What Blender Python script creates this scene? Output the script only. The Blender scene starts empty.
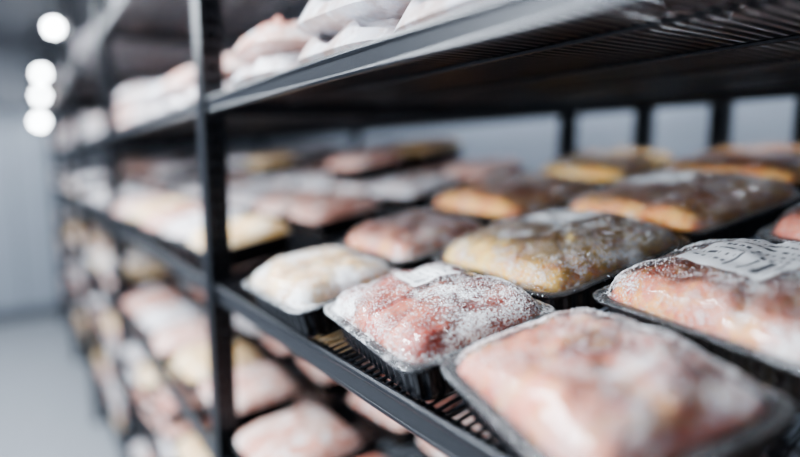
import bpy, bmesh, math, random
from mathutils import Vector, Matrix, noise
random.seed(7)
CZ=1.5
SL=math.radians(10.44)      # display slope of the main shelf
TD=0.045                    # tray depth
DEP=1.06                    # shelf depth
FX=0.285                    # shelf front x
def rimz(x): return CZ-0.18+(x-0.27)*math.tan(SL)

# ------------------------------------------------------------------ helpers
def mat(name):
    m=bpy.data.materials.new(name); m.use_nodes=True
    nt=m.node_tree; b=nt.nodes['Principled BSDF']
    return m,nt,b
def N(nt,t,**k):
    n=nt.nodes.new(t)
    for a,v in k.items(): setattr(n,a,v)
    return n
def noise_node(nt,vec,scale,detail=3,rough=.5):
    n=N(nt,'ShaderNodeTexNoise'); n.inputs['Scale'].default_value=scale
    n.inputs['Detail'].default_value=detail; n.inputs['Roughness'].default_value=rough
    if vec: nt.links.new(vec,n.inputs['Vector'])
    return n.outputs['Fac']
def rng(nt,src,a,b,c=0,d=1):
    n=N(nt,'ShaderNodeMapRange'); n.interpolation_type='SMOOTHSTEP'
    n.inputs[1].default_value=a;n.inputs[2].default_value=b;n.inputs[3].default_value=c;n.inputs[4].default_value=d
    nt.links.new(src,n.inputs[0]); return n.outputs[0]
def mth(nt,op,a,b=None,clamp=False):
    n=N(nt,'ShaderNodeMath'); n.operation=op; n.use_clamp=clamp
    for i,x in enumerate((a,b)):
        if x is None: continue
        if isinstance(x,(int,float)): n.inputs[i].default_value=x
        else: nt.links.new(x,n.inputs[i])
    return n.outputs[0]
def mixc(nt,f,a,b):
    n=N(nt,'ShaderNodeMix',data_type='RGBA')
    if isinstance(f,(int,float)): n.inputs[0].default_value=f
    else: nt.links.new(f,n.inputs[0])
    for i,x in ((6,a),(7,b)):
        if isinstance(x,tuple): n.inputs[i].default_value=(*x,1)
        else: nt.links.new(x,n.inputs[i])
    return n.outputs[2]
def simple(name,col,rough=.5,metal=0,bump=0,bscale=200,var=0.0):
    m,nt,b=mat(name)
    tc=N(nt,'ShaderNodeTexCoord').outputs['Object']
    b.inputs['Roughness'].default_value=rough; b.inputs['Metallic'].default_value=metal
    f=noise_node(nt,tc,bscale*.15)
    c=mixc(nt,f,tuple(x*(1-var) for x in col),tuple(min(1,x*(1+var)) for x in col))
    nt.links.new(c,b.inputs['Base Color'])
    if bump:
        bn=N(nt,'ShaderNodeBump'); bn.inputs['Strength'].default_value=bump; bn.inputs['Distance'].default_value=.001
        nt.links.new(noise_node(nt,tc,bscale),bn.inputs['Height']); nt.links.new(bn.outputs[0],b.inputs['Normal'])
    return m
def obj(name,me,parent=None,mats=(),smooth=False):
    o=bpy.data.objects.new(name,me); bpy.context.scene.collection.objects.link(o)
    for m in mats: 
        if m.name not in [x.name for x in me.materials if x]: me.materials.append(m)
    if parent: o.parent=parent
    if smooth:
        for p in me.polygons: p.use_smooth=True
    return o
def empty(name,loc=(0,0,0),rot=(0,0,0)):
    o=bpy.data.objects.new(name,None); o.empty_display_size=.05
    bpy.context.scene.collection.objects.link(o); o.location=loc; o.rotation_euler=rot; return o
class MB:
    def __init__(s): s.v=[];s.f=[];s.m=[]
    def box(s,x0,x1,y0,y1,z0,z1,mi=0,T=None):
        b=len(s.v)
        for x in(x0,x1):
            for y in(y0,y1):
                for z in(z0,z1):
                    p=Vector((x,y,z)); s.v.append(T(p) if T else p)
        for q in((0,1,3,2),(4,6,7,5),(0,4,5,1),(2,3,7,6),(0,2,6,4),(1,5,7,3)):
            s.f.append([b+i for i in q]); s.m.append(mi)
    def tube(s,a,c,r,n=6,mi=0,T=None):
        a=Vector(a);c=Vector(c);d=(c-a).normalized()
        u=d.orthogonal().normalized();w=d.cross(u);b=len(s.v)
        for p in(a,c):
            for i in range(n):
                t=2*math.pi*i/n; q=p+(u*math.cos(t)+w*math.sin(t))*r
                s.v.append(T(q) if T else q)
        for i in range(n):
            j=(i+1)%n; s.f.append([b+i,b+j,b+n+j,b+n+i]); s.m.append(mi)
        s.f.append([b+i for i in range(n)][::-1]);s.m.append(mi)
        s.f.append([b+n+i for i in range(n)]);s.m.append(mi)
    def add(s,me,M,mo=0):
        b=len(s.v)
        for v in me[0]: s.v.append(M@v)
        for f,m in zip(me[1],me[2]): s.f.append([b+i for i in f]); s.m.append(m+mo)
    def mesh(s,name):
        me=bpy.data.meshes.new(name); me.from_pydata(s.v,[],s.f)
        me.update()
        for p,m in zip(me.polygons,s.m): p.material_index=m
        return me

# ------------------------------------------------------------------ materials
M_rack=simple('black_powder_coat',(.016,.018,.023),.33,.3,.25,600,.2)
M_tray=simple('black_tray_plastic',(.010,.011,.014),.27,0,.1,300,.2)

def meat_mat(name,c1,c2,c3,frost,seed):
    m,nt,b=mat(name)
    tc=N(nt,'ShaderNodeTexCoord').outputs['Object']
    mp=N(nt,'ShaderNodeMapping'); mp.inputs['Location'].default_value=(seed*3.1,seed*1.7,seed)
    mp.inputs['Scale'].default_value=(1,1.5,1)
    nt.links.new(tc,mp.inputs['Vector']); v=mp.outputs[0]
    a=rng(nt,noise_node(nt,v,14,3,.55),.40,.62)
    d=rng(nt,noise_node(nt,v,34,4,.6),.48,.66)
    c=mixc(nt,a,c1,c2); c=mixc(nt,mth(nt,'MULTIPLY',d,.85),c,c3)
    g=rng(nt,noise_node(nt,v,130,4,.7),.50,.62)
    c=mixc(nt,mth(nt,'MULTIPLY',g,.20),c,(.88,.70,.58))
    f1=rng(nt,noise_node(nt,v,17,4,.65),.66-frost*.2,.80-frost*.2)
    f2=rng(nt,noise_node(nt,v,450,2,.7),.44,.54)
    fr=mth(nt,'MULTIPLY',f1,mth(nt,'ADD',mth(nt,'MULTIPLY',f2,.85),.15))
    c=mixc(nt,mth(nt,'MULTIPLY',fr,.7),c,(.84,.84,.85))
    nt.links.new(c,b.inputs['Base Color'])
    nt.links.new(rng(nt,fr,0,1,.30,.8),b.inputs['Roughness'])
    b.inputs['Subsurface Weight'].default_value=.12
    b.inputs['Subsurface Radius'].default_value=(.01,.004,.003); b.inputs['Subsurface Scale'].default_value=.4
    bn=N(nt,'ShaderNodeBump'); bn.inputs['Strength'].default_value=.7; bn.inputs['Distance'].default_value=.002
    nt.links.new(mth(nt,'ADD',noise_node(nt,v,80,4,.65),mth(nt,'MULTIPLY',fr,.5)),bn.inputs['Height']); nt.links.new(bn.outputs[0],b.inputs['Normal'])
    return m
MEAT={
 'pink':meat_mat('meat_pink',(.54,.10,.065),(.70,.25,.16),(.30,.04,.03),.0,1),
 'salmon':meat_mat('meat_salmon',(.66,.16,.10),(.78,.33,.22),(.88,.46,.12),.0,2),
 'gold':meat_mat('meat_golden',(.95,.60,.12),(.95,.68,.22),(.80,.32,.12),.0,3),
 'brown':meat_mat('meat_amber',(.80,.33,.09),(.92,.56,.15),(.60,.17,.07),.0,4),
 'cream':meat_mat('meat_cream',(.88,.62,.24),(.88,.66,.42),(.80,.40,.18),.15,5),
 'red':meat_mat('meat_red',(.56,.13,.09),(.70,.26,.18),(.78,.48,.28),.0,6)}

def film_mat(name,frost,seed):
    m,nt,b=mat(name); nt.nodes.remove(b)
    out=[n for n in nt.nodes if n.type=='OUTPUT_MATERIAL'][0]
    tcn=N(nt,'ShaderNodeTexCoord'); tc=tcn.outputs['Object']
    oi=N(nt,'ShaderNodeObjectInfo')
    cbv=N(nt,'ShaderNodeVectorMath',operation='ADD'); nt.links.new(tc,cbv.inputs[0])
    sc=mth(nt,'MULTIPLY',oi.outputs['Random'],20); nt.links.new(sc,cbv.inputs[1]); v=cbv.outputs[0]
    sep=N(nt,'ShaderNodeSeparateXYZ'); nt.links.new(tcn.outputs['UV'],sep.inputs[0]); r=sep.outputs[0]
    mp2=N(nt,'ShaderNodeMapping'); mp2.inputs['Scale'].default_value=(1,.22,1); mp2.inputs['Rotation'].default_value=(0,0,.6+seed); nt.links.new(v,mp2.inputs['Vector'])
    wr=mth(nt,'ADD',noise_node(nt,mp2.outputs[0],45,3,.5),mth(nt,'MULTIPLY',noise_node(nt,mp2.outputs[0],150,2,.5),.25))
    lf=noise_node(nt,v,17,5,.7)
    hf=noise_node(nt,v,400,2,.85)
    edge=rng(nt,r,.60,.86,0,.08)
    lfe=mth(nt,'ADD',lf,edge)
    patch=rng(nt,lfe,.56-frost*.14,.80-frost*.14)
    grain=rng(nt,mth(nt,'ADD',hf,mth(nt,'MULTIPLY',patch,.16)),.58,.615)
    fr=mth(nt,'ADD',mth(nt,'MULTIPLY',grain,mth(nt,'ADD',mth(nt,'MULTIPLY',patch,.5),.40)),mth(nt,'ADD',mth(nt,'MULTIPLY',patch,.13),.015),True)
    inner=rng(nt,r,.90,.93,1,.45)
    fr=mth(nt,'MULTIPLY',fr,inner)
    fr=mth(nt,'MAXIMUM',fr,rng(nt,r,.90,.95,0,.06))
    bn=N(nt,'ShaderNodeBump'); bn.inputs['Strength'].default_value=.5; bn.inputs['Distance'].default_value=.003
    nt.links.new(mth(nt,'ADD',wr,mth(nt,'MULTIPLY',fr,.35)),bn.inputs['Height'])
    tr=N(nt,'ShaderNodeBsdfTransparent'); tr.inputs[0].default_value=(.99,.99,.99,1)
    gl=N(nt,'ShaderNodeBsdfGlossy'); gl.inputs['Roughness'].default_value=.09; gl.inputs[0].default_value=(.95,.97,1,1)
    nt.links.new(bn.outputs[0],gl.inputs['Normal'])
    fn=N(nt,'ShaderNodeFresnel'); fn.inputs[0].default_value=1.45; nt.links.new(bn.outputs[0],fn.inputs['Normal'])
    mx=N(nt,'ShaderNodeMixShader'); nt.links.new(mth(nt,'MULTIPLY',fn.outputs[0],.95,True),mx.inputs[0]); nt.links.new(tr.outputs[0],mx.inputs[1]); nt.links.new(gl.outputs[0],mx.inputs[2])
    df=N(nt,'ShaderNodeBsdfDiffuse'); df.inputs[0].default_value=(.92,.94,.96,1); nt.links.new(bn.outputs[0],df.inputs['Normal'])
    mx2=N(nt,'ShaderNodeMixShader'); nt.links.new(mth(nt,'MULTIPLY',fr,.95),mx2.inputs[0]); nt.links.new(mx.outputs[0],mx2.inputs[1]); nt.links.new(df.outputs[0],mx2.inputs[2])
    nt.links.new(mx2.outputs[0],out.inputs[0])
    return m
FILM={'hi':film_mat('frosted_film_heavy',.62,1),'mid':film_mat('frosted_film',.34,2),'lo':film_mat('frosted_film_light',-.05,3)}
M_frost=simple('ice_crystals',(.92,.94,.97),.2)
def label_mat():
    m,nt,b=mat('printed_label'); uv=N(nt,'ShaderNodeTexCoord').outputs['UV']
    s=N(nt,'ShaderNodeSeparateXYZ'); nt.links.new(uv,s.inputs[0]); u,v=s.outputs[0],s.outputs[1]
    row=mth(nt,'MULTIPLY',v,7); fr=mth(nt,'FRACT',row); line=mth(nt,'LESS_THAN',fr,.34)
    cb=N(nt,'ShaderNodeCombineXYZ'); nt.links.new(mth(nt,'MULTIPLY',u,26),cb.inputs[0]); nt.links.new(mth(nt,'MULTIPLY',mth(nt,'FLOOR',row),7.3),cb.inputs[1])
    tx=mth(nt,'GREATER_THAN',noise_node(nt,cb.outputs[0],1,1),.5)
    text=mth(nt,'MULTIPLY',line,tx)
    wn=N(nt,'ShaderNodeTexWhiteNoise',noise_dimensions='1D'); nt.links.new(mth(nt,'FLOOR',mth(nt,'MULTIPLY',u,40)),wn.inputs['W'])
    bar=mth(nt,'GREATER_THAN',wn.outputs['Value'],.5)
    isb=mth(nt,'MULTIPLY',mth(nt,'LESS_THAN',v,.40),mth(nt,'GREATER_THAN',u,.45))
    ink=mth(nt,'ADD',mth(nt,'MULTIPLY',isb,bar),mth(nt,'MULTIPLY',mth(nt,'SUBTRACT',1,isb),text),True)
    mg=mth(nt,'MULTIPLY',mth(nt,'LESS_THAN',mth(nt,'ABSOLUTE',mth(nt,'SUBTRACT',u,.5)),.40),mth(nt,'LESS_THAN',mth(nt,'ABSOLUTE',mth(nt,'SUBTRACT',v,.5)),.40))
    ink=mth(nt,'MULTIPLY',ink,mth(nt,'MULTIPLY',mg,.9))
    nt.links.new(mixc(nt,ink,(.93,.94,.96),(.04,.045,.06)),b.inputs['Base Color']); b.inputs['Roughness'].default_value=.55
    return m
M_label=label_mat()

# ------------------------------------------------------------------ tray pieces
def sq(t,a,b,n=10.0):
    c,s=math.cos(t),math.sin(t)
    k=(abs(c)**n+abs(s)**n)**(-1/n)
    return a*c*k, b*s*k
def lump(x,y,seed):
    a=noise.noise(Vector((x*20+seed*5,y*20,seed)))*1.0+noise.noise(Vector((x*48,y*48+seed*3,seed)))*.55+noise.noise(Vector((x*110,y*110,seed)))*.14
    q=x*math.cos(seed*1.3)+y*math.sin(seed*1.3)+.012*math.sin(y*40+seed)
    a-=.8*math.exp(-(q/.008)**2)
    return a
def dome(r): return max(0,(1-r**7))**.60
LA=.0066
def surf_h(x,y,a,b,H,seed,film):
    n=7.0; r=min(1,((abs(x)/a)**n+(abs(y)/b)**n)**(1/n)); 
    rr=((x/a)**2+(y/b)**2)**.5
    d=dome(r)*(.72+.28*(1-min(1,rr*.8)**2))
    L=lump(x,y,seed)
    if film: return H*d+dome(r)*(LA*max(L,-.45)*.88+.0018)+.0020
    return (H*d+LA*dome(r)*L)*.99-.0012
def shell(a,b,H,seed,film,NR,NT):
    mb=MB(); mb.v.append(Vector((0,0,surf_h(0,0,a,b,H,seed,film)))); rs=[0]
    for i in range(1,NR+1):
        r=1-(1-i/NR)**1.5
        for j in range(NT):
            x,y=sq(2*math.pi*j/NT,a*r,b*r); mb.v.append(Vector((x,y,surf_h(x,y,a,b,H,seed,film)))); rs.append(r*.9)
    last=NR
    if film:
        for (ex,z,rv) in ((.003,.0016,.95),(.0075,.0016,.97),(.0092,.0006,.98),(.0094,-.0012,1)):
            for j in range(NT):
                x,y=sq(2*math.pi*j/NT,a+ex,b+ex)
                z2=z+(.0003*math.sin(j*1.7+seed)+.0003*math.sin(j*.61))
                mb.v.append(Vector((x,y,z2))); rs.append(rv)
            last+=1
    for j in range(NT): mb.f.append([0,1+j,1+(j+1)%NT]); mb.m.append(0)
    for i in range(last-1):
        for j in range(NT):
            p=1+i*NT;q=p+NT;k=(j+1)%NT
            mb.f.append([p+j,q+j,q+k,p+k]); mb.m.append(0)
    return mb,rs
def tray_base(a,b,NT,lod=False):
    mb=MB()
    prof=[(-.012,-TD,0),(-.009,-TD,0),(-.0075,-TD+.002,0),(-.0065,-TD+.008,1),(-.0045,-TD+.022,1),(-.003,-.010,1),(-.002,-.0075,0),(.0005,-.0065,0),(.001,-.004,0),(.006,-.0035,0),(.008,-.0045,0),(.0085,-.001,0),(.006,.0004,0),(-.001,.0004,0),(-.004,-.003,0),(-.008,-.018,0),(-.010,-TD+.004,0)]
    for (e,z,rib) in prof:
        for j in range(NT):
            w=(.0013*(1 if j%4<2 else -1) if rib else 0)
            t=2*math.pi*j/NT; x,y=sq(t,a+e+w,b+e+w); mb.v.append(Vector((x,y,z)))
    for i in range(len(prof)-1):
        for j in range(NT):
            k=(j+1)%NT; mb.f.append([i*NT+j,i*NT+k,(i+1)*NT+k,(i+1)*NT+j]); mb.m.append(0)
    mb.f.append([j for j in range(NT)][::-1]); mb.m.append(0)
    L=(len(prof)-1)*NT; mb.f.append([L+j for j in range(NT)]); mb.m.append(0)
    return mb
def crystals(a,b,H,seed,n):
    rd=random.Random(seed); mb=MB()
    while n>0:
        t=rd.random()*6.283
        r=.97-abs(rd.gauss(0,.12)) if rd.random()<.35 else math.sqrt(rd.random())
        if r<0 or r>.99: continue
        x,y=sq(t,a*r,b*r)
        if noise.noise(Vector((x*28+seed*5,y*28,seed)))<rd.uniform(-.35,.35): continue
        z=surf_h(x,y,a,b,H,seed,True); s=rd.uniform(.0003,.0009)
        c=Vector((x,y,z+s*.3)); R=Matrix.Rotation(rd.random()*6,3,'Z')@Matrix.Rotation(rd.random()*3,3,'X'); k=len(mb.v)
        for d in((1,0,0),(-1,0,0),(0,1,0),(0,-1,0),(0,0,1),(0,0,-1)): mb.v.append(c+R@Vector(d)*s*rd.uniform(.6,1.3))
        for f in((0,2,4),(2,1,4),(1,3,4),(3,0,4),(2,0,5),(1,2,5),(3,1,5),(0,3,5)): mb.f.append([k+i for i in f]); mb.m.append(0)
        n-=1
    return mb
def label(a,b,H,seed,cx,cy,w,h,rot):
    mb=MB(); G=14; uv=[]
    for i in range(G+1):
        for j in range(G+1):
            u=i/G-.5;v=j/G-.5; x=cx+(u*w*math.cos(rot)-v*h*math.sin(rot)); y=cy+(u*w*math.sin(rot)+v*h*math.cos(rot))
            mb.v.append(Vector((x,y,surf_h(x,y,a,b,H,seed,True)+.0009))); uv.append((i/G,j/G))
    for i in range(G):
        for j in range(G):
            p=i*(G+1)+j; mb.f.append([p,p+G+1,p+G+2,p+1]); mb.m.append(0)
    me=mb.mesh('label'); ul=me.uv_layers.new(name='UVMap')
    for l in me.loops: ul.data[l.index].uv=uv[l.vertex_index]
    return me
def make_tray(x,y,lx,ly,ang,meat,film,H=.036,seed=1,lab=None,ncr=0,hd=True):
    e=empty('frozen_meat_tray',(x,y,rimz(x)),(0,0,0))
    e.rotation_euler=(Matrix.Rotation(-SL,3,'Y')@Matrix.Rotation(math.radians(ang),3,'Z')).to_euler()
    a,b=lx/2-.008,ly/2-.008
    NT=200 if hd else 80; NR=48 if hd else 20
    obj('tray_base',tray_base(a,b,NT).mesh('tray_base'),e,[M_tray],False)
    m,_=shell(a-.002,b-.002,H,seed,False,NR,NT); obj('frozen_meat',m.mesh('frozen_meat'),e,[MEAT[meat]],True)
    m,rs=shell(a,b,H,seed,True,NR,NT); me=m.mesh('wrap_film'); ul=me.uv_layers.new(name='UVMap')
    for l in me.loops: ul.data[l.index].uv=(rs[l.vertex_index],0)
    obj('wrap_film',me,e,[FILM[film]],True)
    if lab: obj('label',label(a,b,H,seed,*lab),e,[M_label],True)
    if ncr: obj('ice_crystals',crystals(a,b,H,seed,ncr).mesh('ice_crystals'),e,[M_frost])
    return e
R90=math.pi/2
make_tray(.366,.440,.184,.224,-8,'pink','hi',.025,1,(.020,.032,.058,.062,-.1-R90),4500)
make_tray(.598,.452,.262,.256,-7,'gold','mid',.033,2,(.045,.030,.09,.08,-.2-R90),4000)
make_tray(.344,.220,.172,.204,-15,'salmon','mid',.027,3,None,4000)
make_tray(.562,.190,.208,.232,-11,'salmon','mid',.034,4,(.012,.010,.095,.10,-.1-R90),3500)
make_tray(.888,.430,.29,.275,-9,'brown','lo',.036,5,(.02,.03,.09,.08,-R90),2500)
make_tray(.347,.668,.170,.21,-1,'cream','hi',.026,6,None,2500)
make_tray(.552,.710,.20,.22,-3,'salmon','mid',.030,7,None,2000)
make_tray(.850,.752,.27,.30,-6,'brown','lo',.035,8,None,500,False)
make_tray(1.17,.74,.26,.27,-3,'gold','lo',.037,9,None,0,False)
make_tray(1.18,.43,.26,.28,-5,'brown','lo',.037,10,None,0,False)
make_tray(.86,.125,.26,.26,-6,'red','mid',.038,11,(-.02,.05,.09,.08,-R90),0,False)
make_tray(1.18,.12,.26,.26,-3,'brown','lo',.038,12,None,0,False)
make_tray(.36,-.02,.15,.18,-6,'pink','mid',.028,13,None,0,False)
make_tray(.60,-.06,.2,.2,-6,'pink','mid',.032,13.5,None,0,False)

# ------------------------------------------------------------------ racks
ys=[-.22,.98,2.18,3.38,4.58,5.78]
base_x=.27
def TS(z_front,ang):
    ca,sa=math.cos(ang),math.sin(ang)
    def T(p): return Vector((FX+p.x*ca-p.z*sa, p.y, z_front+p.x*sa+p.z*ca))
    return T
main_z=CZ-.18-TD/math.cos(SL)+(FX-base_x)*math.tan(SL)
up_z=CZ+.112; UPA=math.radians(3)
levels=[(main_z,SL,.029),(up_z,UPA,.021),(up_z+.36,UPA,.024),(main_z-.34,UPA,.03),(main_z-.66,UPA,.03),(main_z-.98,UPA,.03)]
def shelf_mesh(y0,y1,zf,ang,step,lip):
    mb=MB(); T=TS(zf,ang); L=DEP
    mb.box(-.003,.005,y0,y1,-lip,-.002,0,T)
    mb.tube((-.001,y0,-.001),(-.001,y1,-.001),.0042,8,0,T)
    mb.tube((-.001,y0,-lip),(-.001,y1,-lip),.0036,8,0,T)
    mb.tube((L,y0,-.004),(L,y1,-.004),.006,8,0,T)
    mb.box(L-.004,L+.004,y0,y1,-.03,-.004,0,T)
    for s in (.012,.15,.35,.55,.75,.95): mb.tube((s,y0,-.0065),(s,y1,-.0065),.0028,6,0,T)
    for yy in (y0+.006,y1-.006): mb.box(0,L,yy-.006,yy+.006,-.03,-.002,0,T)
    k=int((y1-y0)/step)
    for i in range(1,k):
        y=y0+(y1-y0)*i/k
        mb.tube((0,y,-.0022),(L,y,-.0022),.0020,6,0,T)
    return mb.mesh('wire_shelf')
def post_mesh(x,y):
    mb=MB(); w=.020; t=.003
    z0,z1=0,2.42
    mb.box(x-w,x-w+t,y-w,y+w,z0,z1)
    mb.box(x+w-t,x+w,y-w,y+w,z0,z1)
    mb.box(x-w,x+w,y+w-t,y+w,z0,z1)
    mb.box(x-w,x-w+.013,y-w,y-w+t,z0,z1); mb.box(x+w-.013,x+w,y-w,y-w+t,z0,z1)
    z=z0+.01
    while z<z1:
        mb.box(x-w,x+w,y-w-.0012,y-w+t,z,z+.013); z+=.026
    mb.box(x-w-.006,x+w+.006,y-w-.006,y+w+.006,0,.012)
    return mb.mesh('post')
bays=list(zip(ys[:-1],ys[1:]))
for bi,(y0,y1) in enumerate(bays):
    e=empty('wire_shelving_rack')
    for li,(zf,an,lip) in enumerate(levels):
        st=.0125 if (bi==0 and li<2) else (.02 if bi<2 else .04)
        obj('wire_shelf',shelf_mesh(y0+.022,y1-.022,zf,an,st,lip),e,[M_rack])
    for yy in ([y0,y1] if bi==0 else [y1]):
        if yy>0: obj('post_front',post_mesh(FX+.012,yy),e,[M_rack])
        obj('post_back',post_mesh(FX+DEP,yy),e,[M_rack])
    mb=MB(); mb.tube((FX+DEP+.03,y0,.3),(FX+DEP+.03,y1,1.25),.006); obj('back_brace',mb.mesh('back_brace'),e,[M_rack])
e=empty('rear_shelving_rack')
for yy in (-.1,.42,.60,.80):
    obj('post',post_mesh(FX+DEP+.10,yy),e,[M_rack])
mb=MB()
for z in (.5,1.15,1.97): mb.box(FX+DEP+.085,FX+DEP+.115,-.2,.9,z,z+.03)
obj('rail',mb.mesh('rail'),e,[M_rack])

# ------------------------------------------------------------------ filler packages
def pack(kind,seed,lx=.19,ly=.2,H=.034):
    a,b=lx/2-.008,ly/2-.008
    mb=tray_base(a,b,32); k=len(mb.v)
    m,_=shell(a+.004,b+.004,H,seed,False,8,32)
    for v in m.v: mb.v.append(v+Vector((0,0,.0025)))
    for f in m.f: mb.f.append([k+i for i in f]); mb.m.append(kind)
    return (mb.v,mb.f,mb.m)
def bag(kind,seed):
    """soft frosted bag: pillow with lumpy surface"""
    mb=MB(); NR,NT=12,36; a,b,h=.115,.105,.042
    for side in (1,-1):
        k=len(mb.v); mb.v.append(Vector((0,0,.052 if side>0 else 0)))
        for i in range(1,NR+1):
            r=i/NR
            for j in range(NT):
                x,y=sq(2*math.pi*j/NT,a*r,b*r,4)
                q=max(0,1-r**3)**.6; n_=noise.noise(Vector((x*24+seed,y*24,seed*2)))+.7*noise.noise(Vector((x*60+seed,y*60,seed*2)))
                z=.016+(.036*q*(1+.8*n_) if side>0 else -.016*q)
                mb.v.append(Vector((x,y,z)))
        for j in range(NT):
            f=[k,k+1+j,k+1+(j+1)%NT]; mb.f.append(f if side>0 else f[::-1]); mb.m.append(kind)
        for i in range(NR-1):
            for j in range(NT):
                p=k+1+i*NT;q=p+NT;c=(j+1)%NT; f=[p+j,q+j,q+c,p+c]
                mb.f.append(f if side>0 else f[::-1]); mb.m.append(kind)
    return (mb.v,mb.f,mb.m)
PM=[M_tray,meat_mat('frosted_pack_white',(.60,.61,.66),(.50,.40,.38),(.80,.80,.84),.7,11),meat_mat('frosted_pack_pink',(.58,.27,.21),(.70,.48,.42),(.8,.77,.77),.55,12),
    meat_mat('frosted_pack_gold',(.76,.46,.17),(.78,.60,.38),(.82,.78,.70),.45,13),meat_mat('frosted_pack_red',(.42,.13,.09),(.58,.31,.24),(.8,.76,.76),.45,14)]
packs={k:[pack(k,20+k*3+i) for i in range(2)] for k in (1,2,3,4)}
bags={k:[bag(k,40+k*3+i) for i in range(3)] for k in (1,2)}
def fill(y0,y1,zf,ang,weights,layers,seed,xs,ystep=.235,soft=False):
    rd=random.Random(seed); mb=MB(); T=TS(zf,ang)
    y=y0
    while y<y1-.08:
        for x in xs:
            n=rd.choice(layers)
            for l in range(n):
                k=rd.choices((1,2,3,4),weights)[0]
                src=bags[min(k,2)] if soft else packs[k]
                zz=(.0005+l*.043) if soft else (TD+.0005+l*.070)
                M=Matrix.Translation(T(Vector((x+rd.uniform(-.008,.008),y+rd.uniform(-.008,.008),zz))))@Matrix.Rotation(-ang,4,'Y')@Matrix.Rotation(rd.uniform(-.12,.12),4,'Z')
                mb.add(rd.choice(src),M)
        y+=ystep
    nm='frozen_food_bags' if soft else 'frozen_meat_packages'
    o=obj(nm,mb.mesh(nm),None,PM)
    for p in o.data.polygons:
        if p.material_index>0: p.use_smooth=True
    return o
XS=(.105,.35,.60,.85)
for bi in range(1,5):
    y0,y1=bays[bi]
    fill(y0+.13,y1,main_z,SL,(6,3,1.2,.5),(1,1,2),10+bi,XS)
for bi in range(0,5):
    y0,y1=bays[bi]
    fill(y0+.13,y1,up_z,UPA,(8,2,0,0),(1,2,2) if bi==0 else (2,3),20+bi,(.13,.37,.61,.85),.222,True)  # rear bag rows added to block light falling through the shelf wires
    fill(y0+.13,y1,up_z+.36,UPA,(8,1,0,0),(2,3,3),30+bi,(.13,.37),.222,True)
    fill(y0+.13,y1,main_z-.34,UPA,(3,3,3,3),(1,1,2),40+bi,XS[:3])
    fill(y0+.13,y1,main_z-.66,UPA,(4,4,2,2),(2,2,3),50+bi,XS[:2])
    fill(y0+.13,y1,main_z-.98,UPA,(4,4,2,2),(2,2,3),60+bi,XS[:2])

# ------------------------------------------------------------------ room
M_wall=simple('insulated_wall_panel',(.38,.42,.48),.45,0,.05,60,.04)
M_ceil=simple('ceiling_panel',(.13,.14,.16),.6,0,0,60,.05)
M_floor=simple('sealed_concrete_floor',(.38,.40,.43),.35,0,.2,80,.12)
def slab(name,x0,x1,y0,y1,z0,z1,m):
    mb=MB(); mb.box(x0,x1,y0,y1,z0,z1); return obj(name,mb.mesh(name),None,[m])
EY=6.1; XL=-1.6; XR=1.75; YB=-2.5; ZC=2.55
slab('floor',XL-.1,XR+.1,YB-.1,EY+.1,-.1,0,M_floor)
slab('ceiling',XL-.1,XR+.1,YB-.1,EY+.1,ZC,ZC+.1,M_ceil)
slab('wall_left',XL-.1,XL,YB-.1,EY+.1,0,ZC,M_wall)
slab('wall_right',XR,XR+.1,YB-.1,EY+.1,0,ZC,M_wall)
slab('wall_end',XL,XR,EY,EY+.1,0,ZC,M_wall)
slab('wall_rear',XL,XR,YB-.1,YB,0,ZC,M_wall)
slab('trim_1',XL,XR,EY-.04,EY,0,.12,M_ceil)
slab('trim_2',XL,XR,EY-.30,EY,2.0,ZC,M_ceil)
mb=MB()
for x in (-1.2,-.6,0.0,.6,1.2): mb.box(x-.006,x+.006,EY-.004,EY,.12,2.0)
obj('trim_3',mb.mesh('trim_3'),None,[M_ceil])

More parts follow.
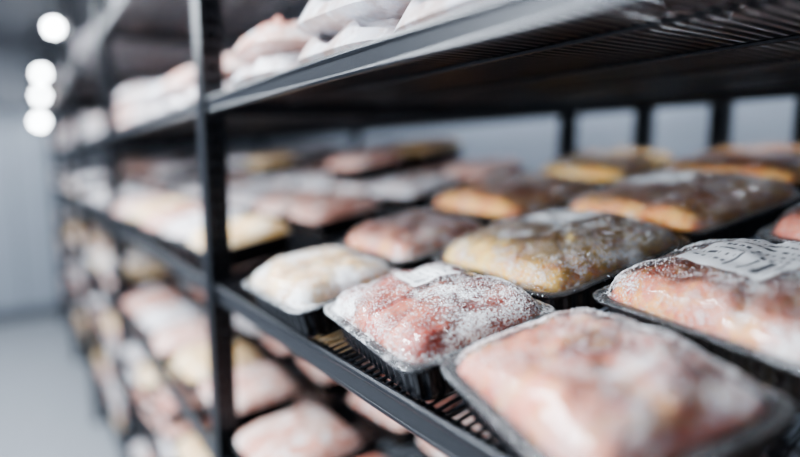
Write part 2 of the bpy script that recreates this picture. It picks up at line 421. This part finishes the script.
# ------------------------------------------------------------------ lamps
def emis(name,col,s):
    m=bpy.data.materials.new(name); m.use_nodes=True; nt=m.node_tree
    b=nt.nodes['Principled BSDF']; b.inputs['Base Color'].default_value=(1,1,1,1)
    b.inputs['Emission Color'].default_value=(*col,1); b.inputs['Emission Strength'].default_value=s
    return m
M_glow=emis('lamp_globe_glow',(.9,.96,1),45)
def globe(x,y,z,r=.035):
    e=empty('pendant_globe_lamp',(x,y,z))
    bm=bmesh.new(); bmesh.ops.create_uvsphere(bm,u_segments=20,v_segments=12,radius=r); me=bpy.data.meshes.new('globe'); bm.to_mesh(me); bm.free()
    obj('globe',me,e,[M_glow],True)
    mb=MB(); mb.tube((0,0,r*.8),(0,0,r*1.5),r*.6,12); mb.tube((0,0,r*1.4),(0,0,ZC-z),.004,6); mb.tube((0,0,ZC-z-.02),(0,0,ZC-z),.03,12)
    obj('fitting',mb.mesh('fitting'),e,[M_rack])
globe(.240,3.54,2.24,.028); globe(.232,4.95,2.18,.030); globe(.232,5.3,2.05,.030); globe(.222,5.6,1.86,.036)
def area(name,loc,rot,sx,sy,e,col=(.93,.96,1)):
    l=bpy.data.lights.new(name,'AREA'); l.shape='RECTANGLE'; l.size=sx; l.size_y=sy; l.energy=e; l.color=col
    o=bpy.data.objects.new(name,l); bpy.context.scene.collection.objects.link(o); o.location=loc; o.rotation_euler=rot; return o
area('ceiling_panel_light',(-.40,1.3,ZC-.03),(0,math.radians(-12),0),.35,.9,74,(.87,.935,1))
area('ceiling_panel_light.001',(-.4,4.0,ZC-.03),(0,0,0),.4,2.4,60,(.87,.935,1))
area('back_wall_fill_light',(1.56,1.4,ZC-.03),(0,0,0),.2,3.4,62,(.83,.91,1))  # added fill behind the rack to brighten the back wall, no fixture there
# added fill at the aisle wall, no fixture, brightening trays under the shelf
area('aisle_fill_light',(XL+.04,1.0,1.80),(0,math.radians(-84),0),.16,1.4,75,(.87,.935,1))
w=bpy.data.worlds.new('world'); bpy.context.scene.world=w; w.use_nodes=True
w.node_tree.nodes['Background'].inputs[0].default_value=(.5,.6,.75,1); w.node_tree.nodes['Background'].inputs[1].default_value=.2

# ------------------------------------------------------------------ camera
cd=bpy.data.cameras.new('camera'); cam=bpy.data.objects.new('camera',cd); bpy.context.scene.collection.objects.link(cam)
cam.location=(0,0,CZ); cam.rotation_euler=(math.radians(90-7.13),0,math.radians(-36.39))
cd.sensor_width=36; cd.lens=523/800*36; cd.clip_start=.01
cd.dof.use_dof=True; cd.dof.focus_distance=.54; cd.dof.aperture_fstop=.82
bpy.context.scene.camera=cam
vs=bpy.context.scene.view_settings
vs.view_transform='AgX'
try: vs.look='AgX - Medium High Contrast'
except Exception: pass
vs.exposure=.22
